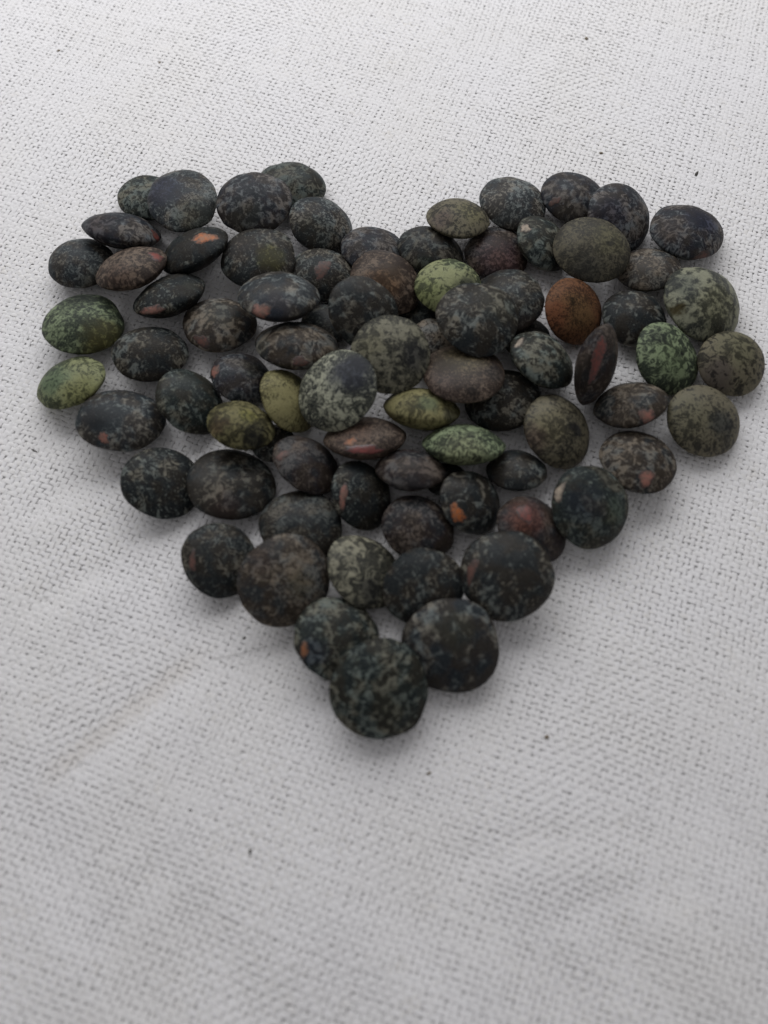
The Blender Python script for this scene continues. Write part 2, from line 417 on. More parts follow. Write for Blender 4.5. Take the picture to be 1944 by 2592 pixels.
    (29, (4.629, 16.577, 2.818), [(-0.9329, 0.3508, 0.0816), (-0.3543, -0.9346, -0.0324), (0.0649, -0.0591, 0.9961)], (2.481, 2.282, 1.073), 'lime', 2.6, 'bright green lentil half covered by the large black blotched one', [((1.871, 0.401, 0.556), 1.443, (0.16, 0.18, 0.07), 0.6), ((-1.081, 0.949, 0.781), 1.164, (0.012, 0.013, 0.016), 0.75), ((-1.243, -1.58, 0.429), 1.192, (0.13, 0.17, 0.1), 0.5)], []),
    (30, (8.99, 16.042, 1.964), [(-0.9684, -0.2174, -0.1219), (0.2067, -0.9738, 0.0945), (-0.1393, 0.0664, 0.988)], (2.697, 2.939, 1.331), 'charcoal', 2.2, 'dark grey lentil behind the large black blotched one, left of the orange brown one', [((-1.479, 2.392, -0.131), 1.161, (0.06, 0.035, 0.025), 0.5)], []),
    (31, (8.513, 21.179, 1.093), [(-0.9675, -0.233, 0.098), (0.2367, -0.9711, 0.0288), (0.0884, 0.051, 0.9948)], (2.404, 2.568, 1.115), 'plum', 2.6, 'dark plum lentil deep in the right lobe below the round grey one', [((-0.4, 1.128, 0.93), 2.156, (0.075, 0.034, 0.034), 0.7)], []),
    (32, (5.66, 23.599, 2.238), [(-0.961, -0.2522, 0.1132), (0.2752, -0.9115, 0.3058), (0.0261, 0.325, 0.9454)], (2.408, 2.625, 1.055), 'olive_smooth', 2.8, 'smooth olive brown lentil at the inner top of the right lobe', [((1.193, 1.62, 0.526), 1.084, (0.09, 0.06, 0.055), 0.6), ((-0.924, 0.403, 0.924), 1.25, (0.13, 0.12, 0.055), 0.5)], []),
    (33, (10.086, 25.965, 1.272), [(-0.9578, -0.2471, 0.1467), (0.2564, -0.9654, 0.0481), (0.1297, 0.0837, 0.988)], (2.595, 2.81, 1.27), 'slate', 3.0, 'smooth round grey lentil on the right lobe top edge, beside the olive brown one', [((0.2, 2.398, 0.501), 1.596, (0.07, 0.068, 0.06), 0.5)], []),
    (34, (3.554, 20.954, 1.458), [(-0.9669, -0.0899, 0.239), (0.1289, -0.9798, 0.1528), (0.2204, 0.1786, 0.9589)], (2.563, 2.498, 1.317), 'charcoal', 2.2, 'black lentil in the heart notch directly under the olive brown one', [((0.264, 2.454, 0.076), 1.208, (0.05, 0.06, 0.03), 0.5)], []),
    (35, (-0.786, 21.36, 1.195), [(-0.9792, -0.0879, 0.1827), (0.1122, -0.9856, 0.1269), (0.1689, 0.1447, 0.9749)], (2.581, 2.553, 1.158), 'violet', 2.0, 'bluish grey lentil at the bottom of the notch between both lobes', [], []),
    (36, (0.155, 17.28, 2.575), [(-0.6715, -0.7063, 0.2241), (0.7207, -0.6929, -0.024), (0.1722, 0.1454, 0.9743)], (2.846, 2.618, 1.385), 'brown', 2.6, 'brown lentil with a rusty middle, below the notch', [((-0.44, 0.896, 1.24), 1.446, (0.16, 0.085, 0.04), 0.6), ((-0.318, 0.025, 1.372), 1.164, (0.13, 0.085, 0.05), 0.4)], []),
    (37, (-1.402, 13.641, 3.696), [(-0.5652, -0.7615, 0.3174), (0.597, -0.643, -0.4797), (0.5694, -0.0816, 0.818)], (2.569, 2.498, 1.174), 'charcoal', 1.7, 'black lentil with grey flecks, left of centre below the rusty brown one', [], []),
    (38, (-4.689, 18.955, 1.247), [(-0.9798, -0.1666, 0.1104), (0.16, -0.9849, -0.0665), (0.1199, -0.0475, 0.9917)], (2.381, 2.349, 1.183), 'charcoal', 2.2, 'dark lentil with a red eye scar, deep in the left lobe near the notch', [], [((-0.083, 0.297, 1.165), (-0.988, 0.155, -0.02), 0.716, 1.06, 'RED2')]),
    (39, (-4.882, 23.678, 1.446), [(-0.7092, -0.5799, 0.401), (0.5953, -0.7973, -0.1001), (0.3777, 0.1677, 0.9106)], (2.557, 2.513, 1.266), 'slate', 3.2, 'smooth grey lentil at the inner right edge of the left lobe', [((-0.593, 1.66, 0.789), 1.868, (0.062, 0.064, 0.05), 0.5)], []),
    (40, (-7.446, 27.795, 1.224), [(-0.9938, -0.053, 0.0977), (0.0505, -0.9983, -0.0281), (0.099, -0.023, 0.9948)], (2.754, 2.541, 1.238), 'bottle', 1.7, 'green grey swirled lentil at the very back of the left lobe', [], []),
    (41, (-10.009, 24.867, 2.421), [(-0.9983, -0.0574, -0.0035), (0.0568, -0.9737, -0.2207), (0.0092, -0.2206, 0.9753)], (2.856, 2.628, 1.156), 'violet', 2.2, 'dusky purple lentil on the left lobe top, right of the large bluish one', [((0.396, 1.6, 0.812), 1.577, (0.07, 0.068, 0.05), 0.5)], []),
    (42, (-9.279, 19.972, 2.082), [(-0.9933, -0.0991, -0.0602), (0.1057, -0.9874, -0.1179), (-0.0478, -0.1234, 0.9912)], (2.844, 2.616, 1.107), 'charcoal', 2.2, 'dark lentil with an olive glow in its middle, centre of the left lobe', [((-1.108, 0.479, 0.954), 1.21, (0.125, 0.115, 0.035), 0.75), ((1.343, -0.074, 0.924), 1.072, (0.07, 0.05, 0.045), 0.4)], []),
    (44, (14.854, 26.538, 1.245), [(-0.9317, -0.3421, 0.122), (0.3421, -0.9394, -0.0218), (0.1221, 0.0214, 0.9923)], (2.55, 2.588, 1.253), 'violet', 2.4, 'dark grey brown lentil at the very back of the right lobe', [((0.105, 2.487, 0.202), 1.626, (0.09, 0.075, 0.055), 0.5)], [((1.365, 1.596, 0.58), (-0.779, 0.557, -0.288), 0.412, 0.627, 'RED2')]),
    (45, (18.089, 24.149, 1.688), [(-0.643, -0.6831, 0.3463), (0.612, -0.7301, -0.304), (0.4605, 0.0165, 0.8875)], (2.652, 2.891, 1.336), 'violet', 2.6, 'round dark purple lentil on the right lobe top, leaning on the one behind it', [((0.847, 1.339, 1.02), 1.605, (0.03, 0.028, 0.05), 0.6)], []),
    (46, (23.21, 23.146, 1.36), [(-0.8737, -0.4722, 0.1169), (0.4853, -0.8625, 0.1434), (0.0331, 0.182, 0.9827)], (2.83, 3.084, 1.326), 'violet', 2.6, 'blue black lentil alone at the top right corner of the heart', [((-0.766, -0.376, 1.242), 1.654, (0.024, 0.03, 0.062), 0.8), ((1.155, 1.947, 0.731), 1.134, (0.075, 0.055, 0.045), 0.6)], [((-1.91, 2.264, 0.012), (-0.727, -0.638, 0.255), 1.181, 0.415, 'RED2')]),
    (47, (12.066, 21.796, 1.522), [(-0.7402, -0.4571, 0.4931), (0.5122, -0.8584, -0.027), (0.4356, 0.2326, 0.8695)], (2.277, 2.482, 1.135), 'bottle', 2.0, 'small green black lentil with a pale eye scar, in the upper right lobe', [], [((1.798, 0.844, 0.438), (-0.317, -0.735, 0.6), 0.524, 0.449, 'PALE')]),
    (48, (15.409, 20.329, 2.534), [(-0.9664, -0.2567, -0.0078), (0.255, -0.9552, -0.1504), (0.0311, -0.1474, 0.9886)], (2.926, 2.692, 1.197), 'olive_smooth', 2.4, 'large olive grey oval lentil lying on top in the upper right lobe', [((-1.03, -0.634, 1.042), 1.552, (0.15, 0.14, 0.075), 0.5), ((0.16, 2.34, 0.441), 1.524, (0.05, 0.052, 0.05), 0.5), ((-1.188, -0.265, 1.042), 0.371, (0.012, 0.013, 0.016), 0.7)], []),
    (49, (19.751, 19.599, 1.165), [(-0.9742, -0.1684, -0.1501), (0.1297, -0.9626, 0.2378), (-0.1845, 0.2122, 0.9597)], (2.479, 2.419, 1.089), 'taupe', 2.4, 'dark brown lens shaped lentil under the blue black corner one', [((-0.013, 2.02, 0.461), 1.865, (0.085, 0.07, 0.05), 0.4)], []),
    (50, (23.282, 15.988, 1.637), [(-0.6716, -0.6714, 0.3133), (0.6857, -0.7234, -0.0803), (0.2806, 0.1609, 0.9463)], (2.999, 3.269, 1.519), 'pale_full', 1.9, 'large pale green grey lentil with a dark nick, on the right edge of the heart', [((0.947, 2.736, 0.49), 0.604, (0.035, 0.026, 0.008), 0.95), ((-0.975, 0.46, 1.382), 2.152, (0.2, 0.19, 0.105), 0.4), ((1.981, 0.904, 0.916), 1.228, (0.05, 0.06, 0.055), 0.5)], []),
    (51, (13.784, 15.407, 1.608), [(-0.4875, -0.708, 0.5109), (0.7297, -0.6517, -0.2068), (0.4794, 0.272, 0.8344)], (2.566, 2.797, 1.194), 'russet', 3.4, 'orange brown round lentil standing out in the right lobe', [((-0.325, 0.491, 1.154), 1.773, (0.115, 0.072, 0.03), 0.6), ((0.407, 2.393, 0.443), 1.166, (0.15, 0.05, 0.024), 0.5), ((0.592, 0.742, 1.086), 0.354, (0.03, 0.02, 0.008), 0.8)], []),
    (52, (18.266, 15.094, 1.18), [(-0.9384, -0.3402, 0.061), (0.3386, -0.9402, -0.0356), (0.0694, -0.0127, 0.9975)], (2.54, 2.488, 1.202), 'charcoal', 1.9, 'grey mottled lentil partly covered, right of the orange brown one', [], []),
    (53, (20.038, 11.352, 1.593), [(-0.6276, -0.6793, 0.3803), (0.6606, -0.7232, -0.2014), (0.4119, 0.1248, 0.9026)], (2.618, 2.708, 1.16), 'green', 2.4, 'leafy green lentil tilted to the front, in the right half beside the edge', [((-0.164, 0.698, 1.095), 1.604, (0.13, 0.17, 0.088), 0.6), ((1.754, 0.203, 0.757), 0.879, (0.012, 0.013, 0.016), 0.6), ((-0.283, -0.229, 1.14), 0.383, (0.012, 0.013, 0.016), 0.8)], []),
    (54, (24.731, 11.047, 1.346), [(-0.6471, -0.7442, 0.1655), (0.7178, -0.6679, -0.1967), (0.257, -0.0085, 0.9664)], (2.471, 2.55, 1.218), 'olive_smooth', 2.6, 'olive and plum lentil farthest right in the heart', [((0.745, -0.618, 1.087), 1.81, (0.12, 0.115, 0.07), 0.6), ((0.152, 2.13, 0.519), 1.482, (0.05, 0.038, 0.042), 0.6)], []),
    (55, (14.553, 9.807, 2.918), [(0.2489, -0.4088, 0.878), (0.7753, -0.4592, -0.4336), (0.5804, 0.7887, 0.2027)], (2.941, 3.054, 1.302), 'plum', 2.2, 'dark lentil standing on edge with a red streak, below the orange brown one', [((-1.155, 2.753, -0.118), 1.355, (0.04, 0.035, 0.028), 0.5)], [((0.438, 2.546, 0.533), (0.979, -0.202, -0.02), 2.279, 0.738, 'RED3')]),
    (56, (11.063, 10.593, 2.455), [(-0.6769, -0.5696, 0.4663), (0.711, -0.6697, 0.2141), (0.1903, 0.4765, 0.8583)], (2.522, 2.749, 1.282), 'bottle', 1.9, 'green black mottled lentil with a pale left tip, left of the red streaked one', [], [((1.765, 1.445, 0.463), (-0.948, -0.292, 0.124), 0.311, 0.667, 'PALE')]),
    (57, (11.879, 5.279, 1.516), [(-0.578, -0.7093, 0.4035), (0.7284, -0.6713, -0.1367), (0.3679, 0.2149, 0.9047)], (2.688, 2.659, 1.223), 'olive_smooth', 2.4, 'pale olive brown lentil with a black crack, right of the cloth gap', [((0.814, 1.058, 0.993), 1.611, (0.17, 0.15, 0.085), 0.5), ((-0.428, -0.4, 1.181), 0.599, (0.012, 0.013, 0.016), 0.85), ((0.673, 2.31, 0.365), 1.069, (0.12, 0.075, 0.065), 0.5)], []),
    (58, (16.986, 7.467, 1.563), [(-0.9476, -0.157, -0.2782), (0.0175, -0.8952, 0.4454), (-0.319, 0.4172, 0.851)], (2.557, 2.424, 1.229), 'taupe', 2.0, 'dark lens shaped lentil with a pink right tip, left of the olive edge one', [], [((-1.058, 2.102, 0.202), (-0.845, -0.491, 0.211), 0.774, 0.619, 'PINK')]),
    (59, (21.966, 6.308, 1.317), [(-0.3289, -0.9227, 0.201), (0.9022, -0.3699, -0.222), (0.2791, 0.1083, 0.9541)], (2.605, 2.722, 1.214), 'olive_smooth', 2.8, 'smooth olive grey lentil with a black spot, lowest on the right edge', [((-0.776, -0.544, 1.101), 1.146, (0.035, 0.04, 0.042), 0.7), ((-0.139, -0.118, 1.208), 0.456, (0.012, 0.013, 0.016), 0.7), ((0.625, 1.557, 0.864), 1.979, (0.12, 0.115, 0.07), 0.4)], []),
    (60, (17.101, 3.178, 1.327), [(-0.8904, -0.4458, 0.0922), (0.4544, -0.8576, 0.2409), (-0.0283, 0.2564, 0.9661)], (2.641, 2.682, 1.281), 'taupe', 2.0, 'dark brown mottled lentil with an orange tip at its front, outer lower right', [], [((-0.895, 1.926, 0.637), (-0.89, -0.446, 0.092), 0.602, 0.773, 'PINK')]),
    (61, (13.35, -0.532, 1.948), [(-0.4036, -0.8772, 0.2602), (0.8406, -0.4678, -0.2731), (0.3613, 0.1085, 0.9261)], (2.738, 2.789, 1.226), 'bottle', 1.6, 'large blue green black lentil with a pale left tip, lower right edge', [((0.41, 0.853, 1.119), 1.542, (0.024, 0.03, 0.062), 0.4), ((-0.905, -1.055, 0.995), 1.047, (0.08, 0.11, 0.075), 0.5)], [((1.717, 1.838, 0.352), (-0.692, -0.695, 0.194), 0.361, 1.072, 'PALE')]),
    (62, (8.892, 2.599, 1.013), [(-0.9827, -0.1846, 0.0137), (0.1784, -0.9245, 0.3368), (-0.0495, 0.3334, 0.9415)], (2.081, 1.953, 0.929), 'charcoal', 2.2, 'small dark lentil just below the cloth gap right of the green lens shaped one', [], []),
    (63, (9.582, -1.815, 1.271), [(-0.649, -0.706, 0.2835), (0.7343, -0.6787, -0.0091), (0.1989, 0.2023, 0.9589)], (2.457, 2.26, 1.222), 'plum', 3.2, 'dark red lentil behind the biggest black one at the lower right', [((0.798, 0.481, 1.081), 1.532, (0.13, 0.038, 0.024), 0.7)], [((0.989, 0.279, 1.063), (-0.649, -0.706, 0.284), 0.573, 0.983, 'RED3')]),
    (64, (7.667, -5.457, 2.163), [(-0.9642, -0.2621, -0.0398), (0.264, -0.9361, -0.2325), (0.0237, -0.2347, 0.9718)], (2.98, 2.89, 1.185), 'charcoal', 1.9, 'biggest plain black lentil, lower right with a reddish left side', [], [((2.232, 0.34, 0.647), (-0.996, -0.008, -0.091), 0.413, 1.024, 'RED2')]),
    (65, (5.718, 0.028, 1.383), [(-0.3096, -0.8031, 0.5091), (0.8957, -0.426, -0.1274), (0.3191, 0.4166, 0.8513)], (2.194, 2.391, 1.055), 'charcoal', 2.0, 'dark round lentil with a bright orange chip, below the green lens shaped one', [], [((-0.481, 1.865, 0.489), (0.119, -0.816, 0.566), 0.498, 1.139, 'ORANGE')]),
    (66, (1.765, 2.128, 1.954), [(-0.9797, -0.1882, 0.0687), (0.1954, -0.822, 0.5349), (-0.0442, 0.5375, 0.8421)], (2.319, 2.134, 1.189), 'plum', 2.4, 'plum brown lens shaped lentil below the pale yellow green one', [((-0.693, 1.64, 0.526), 1.271, (0.075, 0.055, 0.052), 0.4)], []),
    (67, (-1.516, 0.558, 1.318), [(-0.2756, -0.842, 0.4638), (0.9132, -0.3799, -0.1471), (0.3001, 0.3831, 0.8736)], (2.357, 2.168, 1.057), 'ink', 1.9, 'small black lentil with pink left chip, below the red brown lens shaped one', [], [((0.094, 1.638, 0.574), (-0.358, -0.823, 0.441), 0.358, 1.145, 'PINK')]),
    (68, (2.242, -1.746, 1.24), [(-0.8644, -0.4711, 0.1757), (0.4795, -0.8775, 0.0061), (0.1513, 0.0895, 0.9844)], (2.45, 2.363, 1.241), 'plum', 2.4, 'dark plum lentil in the middle between orange chipped and greenish beige ones', [], []),
    (69, (-1.318, -4.712, 1.26), [(-0.5898, -0.679, 0.4371), (0.773, -0.6313, 0.0624), (0.2336, 0.3747, 0.8972)], (2.643, 2.488, 0.912), 'beige', 1.7, 'greenish beige lentil with a pale left rim, lower middle', [((-1.462, 0.862, 0.612), 1.113, (0.012, 0.013, 0.016), 0.75)], []),
    (70, (2.43, -5.903, 1.569), [(-0.985, 0.1656, 0.0482), (-0.1724, -0.9451, -0.2776), (-0.0004, -0.2817, 0.9595)], (2.607, 2.432, 1.087), 'charcoal', 1.9, 'dark lentil right of the greenish beige one, above the grey flecked round one', [], []),
    (71, (4.062, -9.756, 1.593), [(-0.9625, 0.2713, 0.0038), (-0.2584, -0.9122, -0.3179), (-0.0828, -0.3069, 0.9481)], (2.943, 2.907, 1.136), 'slate', 1.5, 'large black lentil flecked with grey green, right of the tip', [((-0.475, -0.897, 1.029), 1.438, (0.09, 0.1, 0.065), 0.3)], []),
    (72, (-0.212, -12.574, 1.744), [(0.0011, -0.9965, 0.0832), (0.929, -0.0297, -0.3689), (0.3701, 0.0777, 0.9258)], (3.006, 2.953, 1.156), 'bottle', 1.6, 'large dark lentil forming the tip of the heart', [((-0.634, -0.492, 1.093), 1.413, (0.055, 0.058, 0.045), 0.5)], []),
    (73, (-2.928, -9.211, 1.339), [(-0.7789, -0.5368, 0.3242), (0.5605, -0.8278, -0.024), (0.2813, 0.163, 0.9457)], (2.792, 2.73, 1.165), 'bottle', 1.8, 'black green lentil at the left above the tip with an orange nick', [((0.667, 1.921, 0.661), 0.959, (0.024, 0.03, 0.062), 0.5)], [((1.151, 2.126, 0.408), (-0.915, -0.343, 0.215), 0.269, 0.846, 'ORANGE2')]),
    (74, (-6.2, -5.694, 2.158), [(-0.4914, -0.8236, 0.2834), (0.7461, -0.5659, -0.3508), (0.4493, 0.0391, 0.8925)], (2.777, 3.007, 1.113), 'taupe', 2.0, 'large brownish lentil lying on its neighbours at the lower left', [((2.178, 0.565, 0.533), 1.225, (0.085, 0.055, 0.045), 0.5), ((-0.701, -0.481, 1.035), 0.978, (0.075, 0.06, 0.03), 0.5)], []),
    (75, (-10.54, -4.004, 1.189), [(-0.5197, -0.7871, 0.3321), (0.8073, -0.5797, -0.1108), (0.2797, 0.2105, 0.9367)], (2.54, 2.458, 1.019), 'charcoal', 2.4, 'plain black lentil on the lower left edge beneath the large brownish one', [], [((0.701, 1.713, 0.565), (-0.592, -0.746, 0.305), 0.32, 0.812, 'RED2')]),
    (76, (-10.223, 1.617, 1.059), [(-0.9726, -0.1158, 0.2018), (0.1381, -0.9854, 0.1), (0.1873, 0.1251, 0.9743)], (2.888, 2.788, 0.967), 'charcoal', 1.4, 'large black lentil with streaky brown marbling, overlapping another at the left', [((-0.04, 2.211, 0.48), 1.305, (0.075, 0.04, 0.034), 0.5), ((1.116, 0.537, 0.832), 1.32, (0.11, 0.09, 0.07), 0.3)], []),
    (77, (-14.783, 1.549, 1.234), [(-0.6701, -0.6316, 0.39), (0.6642, -0.7448, -0.0649), (0.3315, 0.2155, 0.9185)], (2.602, 2.67, 0.945), 'ink', 1.7, 'round green black lentil on the left edge beneath the streaky marbled one', [], []),
    (78, (-5.459, -1.722, 1.2), [(-0.9468, -0.2846, 0.1501), (0.2881, -0.9576, 0.0021), (0.1431, 0.0452, 0.9887)], (2.716, 2.667, 1.189), 'charcoal', 1.9, 'dark mottled lentil right of the streaky marbled one, behind the brownish one', [], []),
    (79, (-4.278, 14.808, 0.804), [(-0.9986, 0.0393, -0.0349), (-0.0378, -0.9984, -0.0413), (-0.0365, -0.0399, 0.9985)], (1.844, 1.819, 0.825), 'ink', 2.2, 'added black lentil darkening the gap right of the coarsely blotched oval', [], []),  # this and the next four lentils are added to darken the gaps
    (80, (2.458, 15.471, 0.808), [(-0.9966, 0.0084, -0.082), (-0.0086, -1.0, 0.0021), (-0.082, 0.0028, 0.9966)], (1.849, 1.882, 0.831), 'ink', 2.0, 'added black lentil darkening the gap left of the large black blotched one', [], []),
    (81, (-7.581, 4.851, 0.747), [(-0.9721, -0.1975, 0.1265), (0.2044, -0.9779, 0.0443), (0.1149, 0.0689, 0.991)], (1.508, 1.465, 0.765), 'charcoal', 2.2, 'added small black lentil darkening the gap right below the plain yellow olive one', [], []),
    (82, (4.18, 2.122, 0.619), [(-0.993, -0.0621, -0.1004), (0.052, -0.9936, 0.1007), (-0.106, 0.0948, 0.9898)], (1.42, 1.356, 0.627), 'ink', 2.4, 'added small black lentil darkening the gap between plum brown and orange chipped ones', [], []),
    (83, (10.363, 13.622, 0.732), [(-0.9802, -0.1778, -0.0875), (0.1721, -0.9827, 0.0688), (-0.0982, 0.0524, 0.9938)], (1.642, 1.783, 0.75), 'charcoal', 2.0, 'added black lentil darkening the gap left below the orange brown one', [], []),
]

EXPO = 0.70
CHIP = {  # colour a, colour b, roughness, name
    'ORANGE': ((0.40, 0.115, 0.028), (0.27, 0.12, 0.06), 0.55, 'chipped_patch'),
    'ORANGE2': ((0.30, 0.11, 0.045), (0.18, 0.09, 0.05), 0.55, 'chipped_patch'),
    'PINK': ((0.25, 0.105, 0.080), (0.15, 0.085, 0.065), 0.55, 'chipped_patch'),
    'RED': ((0.22, 0.040, 0.028), (0.12, 0.035, 0.025), 0.5, 'chipped_patch'),
    'RED2': ((0.12, 0.050, 0.038), (0.065, 0.038, 0.030), 0.55, 'worn_patch'),
    'RED3': ((0.17, 0.036, 0.026), (0.08, 0.028, 0.022), 0.5, 'worn_patch'),
    'REDGLOSS': ((0.20, 0.050, 0.045), (0.12, 0.035, 0.03), 0.3, 'worn_edge'),
    'PALE': ((0.36, 0.29, 0.22), (0.22, 0.18, 0.14), 0.6, 'eye_scar'),
}


def lentil_noise(seed):
    r = np.random.default_rng(1000 + seed)
    ks = np.concatenate([r.normal(0, 1.6, (5, 3)), r.normal(0, 4.5, (7, 3)), r.normal(0, 11, (6, 3))])
    am = np.concatenate([r.uniform(.008, .022, 5), r.uniform(.003, .008, 7), r.uniform(.0006, .0016, 6)])
    ph = r.uniform(0, 6.283, len(am))
    # a shallow dimple somewhere on a face of some lentils
    dim = None
    if r.random() < 0.45:
        d = r.normal(0, 1, 3)
        d[2] = abs(d[2]) + 0.6
        dim = (d / np.linalg.norm(d), r.uniform(.02, .05), r.uniform(.18, .4))
    # pointed end: slight beak at one side of the rim
    bk = r.uniform(0, 6.283)
    beak = (np.array([math.cos(bk), math.sin(bk), 0]), r.uniform(0.0, 0.05))

    def fn(d):
        v = 1 + (am * np.sin(d @ ks.T + ph)).sum(-1)
        if dim is not None:
            v = v - dim[1] * np.exp(-((d - dim[0]) ** 2).sum(-1) / dim[2] ** 2)
        v = v + beak[1] * np.exp(-((d - beak[0]) ** 2).sum(-1) / 0.25)
        return v
    return fn


def radial(d):
    """distance along unit-ish direction d (normalised space) to the lens surface"""
    xy = (d[:, :2] ** 2).sum(-1)
    az = np.abs(d[:, 2])
    lo, hi = np.zeros(len(d)), np.full(len(d), 1.6)
    for _ in range(40):
        m = (lo + hi) / 2
        g = m * m * xy + (m * az) ** (1 / EXPO)
        lo = np.where(g < 1, m, lo)
        hi = np.where(g < 1, hi, m)
    return (lo + hi) / 2


def surface(d, semi, nf):
    d = d / np.linalg.norm(d, axis=1, keepdims=True)
    return d * (radial(d) * nf(d))[:, None] * np.asarray(semi)


NU, NV = 27, 52


def lentil_mesh(name, semi, nf):
    u = np.linspace(-math.pi / 2, math.pi / 2, NU)[1:-1]
    tt = np.arange(NV) / NV * 2 * math.pi
    U, T = np.meshgrid(u, tt, indexing='ij')
    D = np.stack([np.cos(U) * np.cos(T), np.cos(U) * np.sin(T), np.sin(U)], -1).reshape(-1, 3)
    D = np.concatenate([D, [[0, 0, -1], [0, 0, 1.0]]])
    # spread the rings evenly on the lens by working from the lens parametrisation
    D[:, 2] = np.sign(D[:, 2]) * np.abs(D[:, 2]) ** (2 * EXPO)
    V = surface(D, semi, nf) * MM
    R = NU - 2
    ii = np.arange(R * NV).reshape(R, NV)
    nx = np.roll(ii, -1, axis=1)
    quads = np.stack([ii[:-1], nx[:-1], nx[1:], ii[1:]], -1).reshape(-1, 4)
    s, n_ = R * NV, R * NV + 1
    tri1 = np.stack([np.full(NV, s), nx[0], ii[0]], -1)
    tri2 = np.stack([np.full(NV, n_), ii[-1], nx[-1]], -1)
    flat = np.concatenate([quads.ravel(), tri1.ravel(), tri2.ravel()])
    tot = np.concatenate([np.full(len(quads), 4), np.full(2 * NV, 3)])
    return mesh_from(name, V, flat, tot)


def coat_material(lid, pal, scale, spots):
    dark, light, cover = PALETTE[pal]
    r0 = random.Random(900 + lid)
    kind = r0.random()
    cover = min(0.85, cover + (0.11 if pal in ('charcoal', 'ink', 'slate', 'bottle', 'violet') else 0.08))
    light = tuple((1.75 if pal in ('charcoal', 'ink', 'slate', 'bottle', 'violet', 'pale') else 1.55) * x for x in light)
    dark = tuple(0.6 * x for x in dark)
    r = random.Random(500 + lid)
    m = bpy.data.materials.new("coat_%s_%d" % (pal, lid))
    t = NT(m)
    co = t.vmath('SCALE', t.n('ShaderNodeTexCoord').outputs['Object'], 1000.0)
    sh = t.vmath('ADD', co, (r.uniform(-50, 50), r.uniform(-50, 50), r.uniform(-50, 50)))
    # streaks follow a slightly stretched direction
    mp = t.n('ShaderNodeMapping')
    mp.inputs['Rotation'].default_value = (r.uniform(0, 3), r.uniform(0, 3), r.uniform(0, 3))
    mp.inputs['Scale'].default_value = (1.0, 1.0, r.uniform(0.3, 0.8))
    t.l(sh, mp.inputs['Vector'])
    st = mp.outputs[0]
    low = t.noise(sh, 0.42, 2, 0.5)
    mot = t.noise(st, scale * (0.8 + 0.7 * kind), 5.0, 0.60 + 0.12 * kind, r.uniform(0.3, 1.4))
    fine = t.noise(sh, scale * 4.2, 3.5, 0.65)
    speck = t.noise(sh, scale * 3.2, 2.0, 0.5, 0.6)
    edge = 0.5 + (0.5 - cover) * 0.42
    val = t.math('ADD', mot, t.math('MULTIPLY_ADD', low, 0.42, -0.21))
    soft = r0.uniform(0.10, 0.20)
    mask = t.step(val, edge - 0.03, edge + soft)
    mask = t.math('MULTIPLY', mask, t.math('MULTIPLY_ADD', fine, 1.3, 0.30), clamp=True)
    amt = 0.6 if r0.random() < 0.15 else r0.uniform(0.85, 1.0)
    mask = t.math('MULTIPLY', mask, amt)
    haze = t.mix(t.step(fine, 0.35, 0.75), dark, tuple(0.8 * a + 0.2 * b for a, b in zip(dark, light)))
    hue = t.noise(sh, 0.8, 2, 0.5)
    lum = sum(light) / 3
    cool = (0.88 * lum, 1.02 * lum, 0.98 * lum)
    warm = (1.22 * lum, 1.0 * lum, 0.70 * lum)
    if pal in ('charcoal', 'ink', 'slate', 'bottle', 'violet', 'taupe', 'plum'):
        lit = t.mix(0.5, light, t.mix(t.step(hue, 0.40, 0.60), cool, warm))
        dk = sum(dark) / 3
        haze = t.mix(t.math('MULTIPLY', t.step(hue, 0.42, 0.60), 0.55), haze, (2.3 * dk, 1.7 * dk, 1.1 * dk))
        haze = t.mix(t.math('MULTIPLY', t.step(hue, 0.50, 0.36), 0.55), haze, (1.0 * dk, 1.5 * dk, 1.8 * dk))
    else:
        lit = light
    c = t.mix(mask, haze, lit)
    c = t.mix(t.math('MULTIPLY', t.step(speck, 0.64, 0.74), r0.uniform(0.0, 0.6)), c, tuple(min(1, x * 1.35) for x in light))
    c = t.mix(t.math('MULTIPLY', t.step(t.noise(sh, scale * 1.7, 3, 0.6, 1.0), 0.62, 0.72), 0.55), c, dark)
    tex = t.math('MULTIPLY_ADD', mask, 0.85, 0.36)
    warp = t.vmath('SCALE', t.vmath('SUBTRACT', t.noise(sh, 1.1, 3, 0.6, color=True), (0.5, 0.5, 0.5)), 1.5)
    wc = t.vmath('ADD', co, warp)
    for p, rad, colr, stg in spots:
        d = t.vmath('DISTANCE', wc, p, out=1)
        k = t.math('MULTIPLY', t.step(d, rad * 1.25, rad * 0.35), stg)
        tint = t.vmath('SCALE', tuple(colr), tex)
        c = t.mix(k, c, tint)
    t.l(c, t.b.inputs['Base Color'])
    t.l(t.math('MULTIPLY_ADD', mot, 0.5, r.uniform(0.20, 0.34)), t.b.inputs['Roughness'])
    t.b.inputs['Specular IOR Level'].default_value = r.uniform(0.10, 0.20)
    t.b.inputs['Sheen Weight'].default_value = 0.0
    t.b.inputs['Sheen Roughness'].default_value = 0.5
    bump = t.n('ShaderNodeBump')
    bump.inputs['Strength'].default_value = 0.45
    bump.inputs['Distance'].default_value = 0.05 * MM
    h = t.math('ADD', t.math('MULTIPLY', t.noise(sh, 2.2, 4, 0.6), 0.8), t.math('MULTIPLY', fine, 0.4))
    t.l(h, bump.inputs['Height'])
    t.l(bump.outputs[0], t.b.inputs['Normal'])
    return m


CHIP_MATS = {}


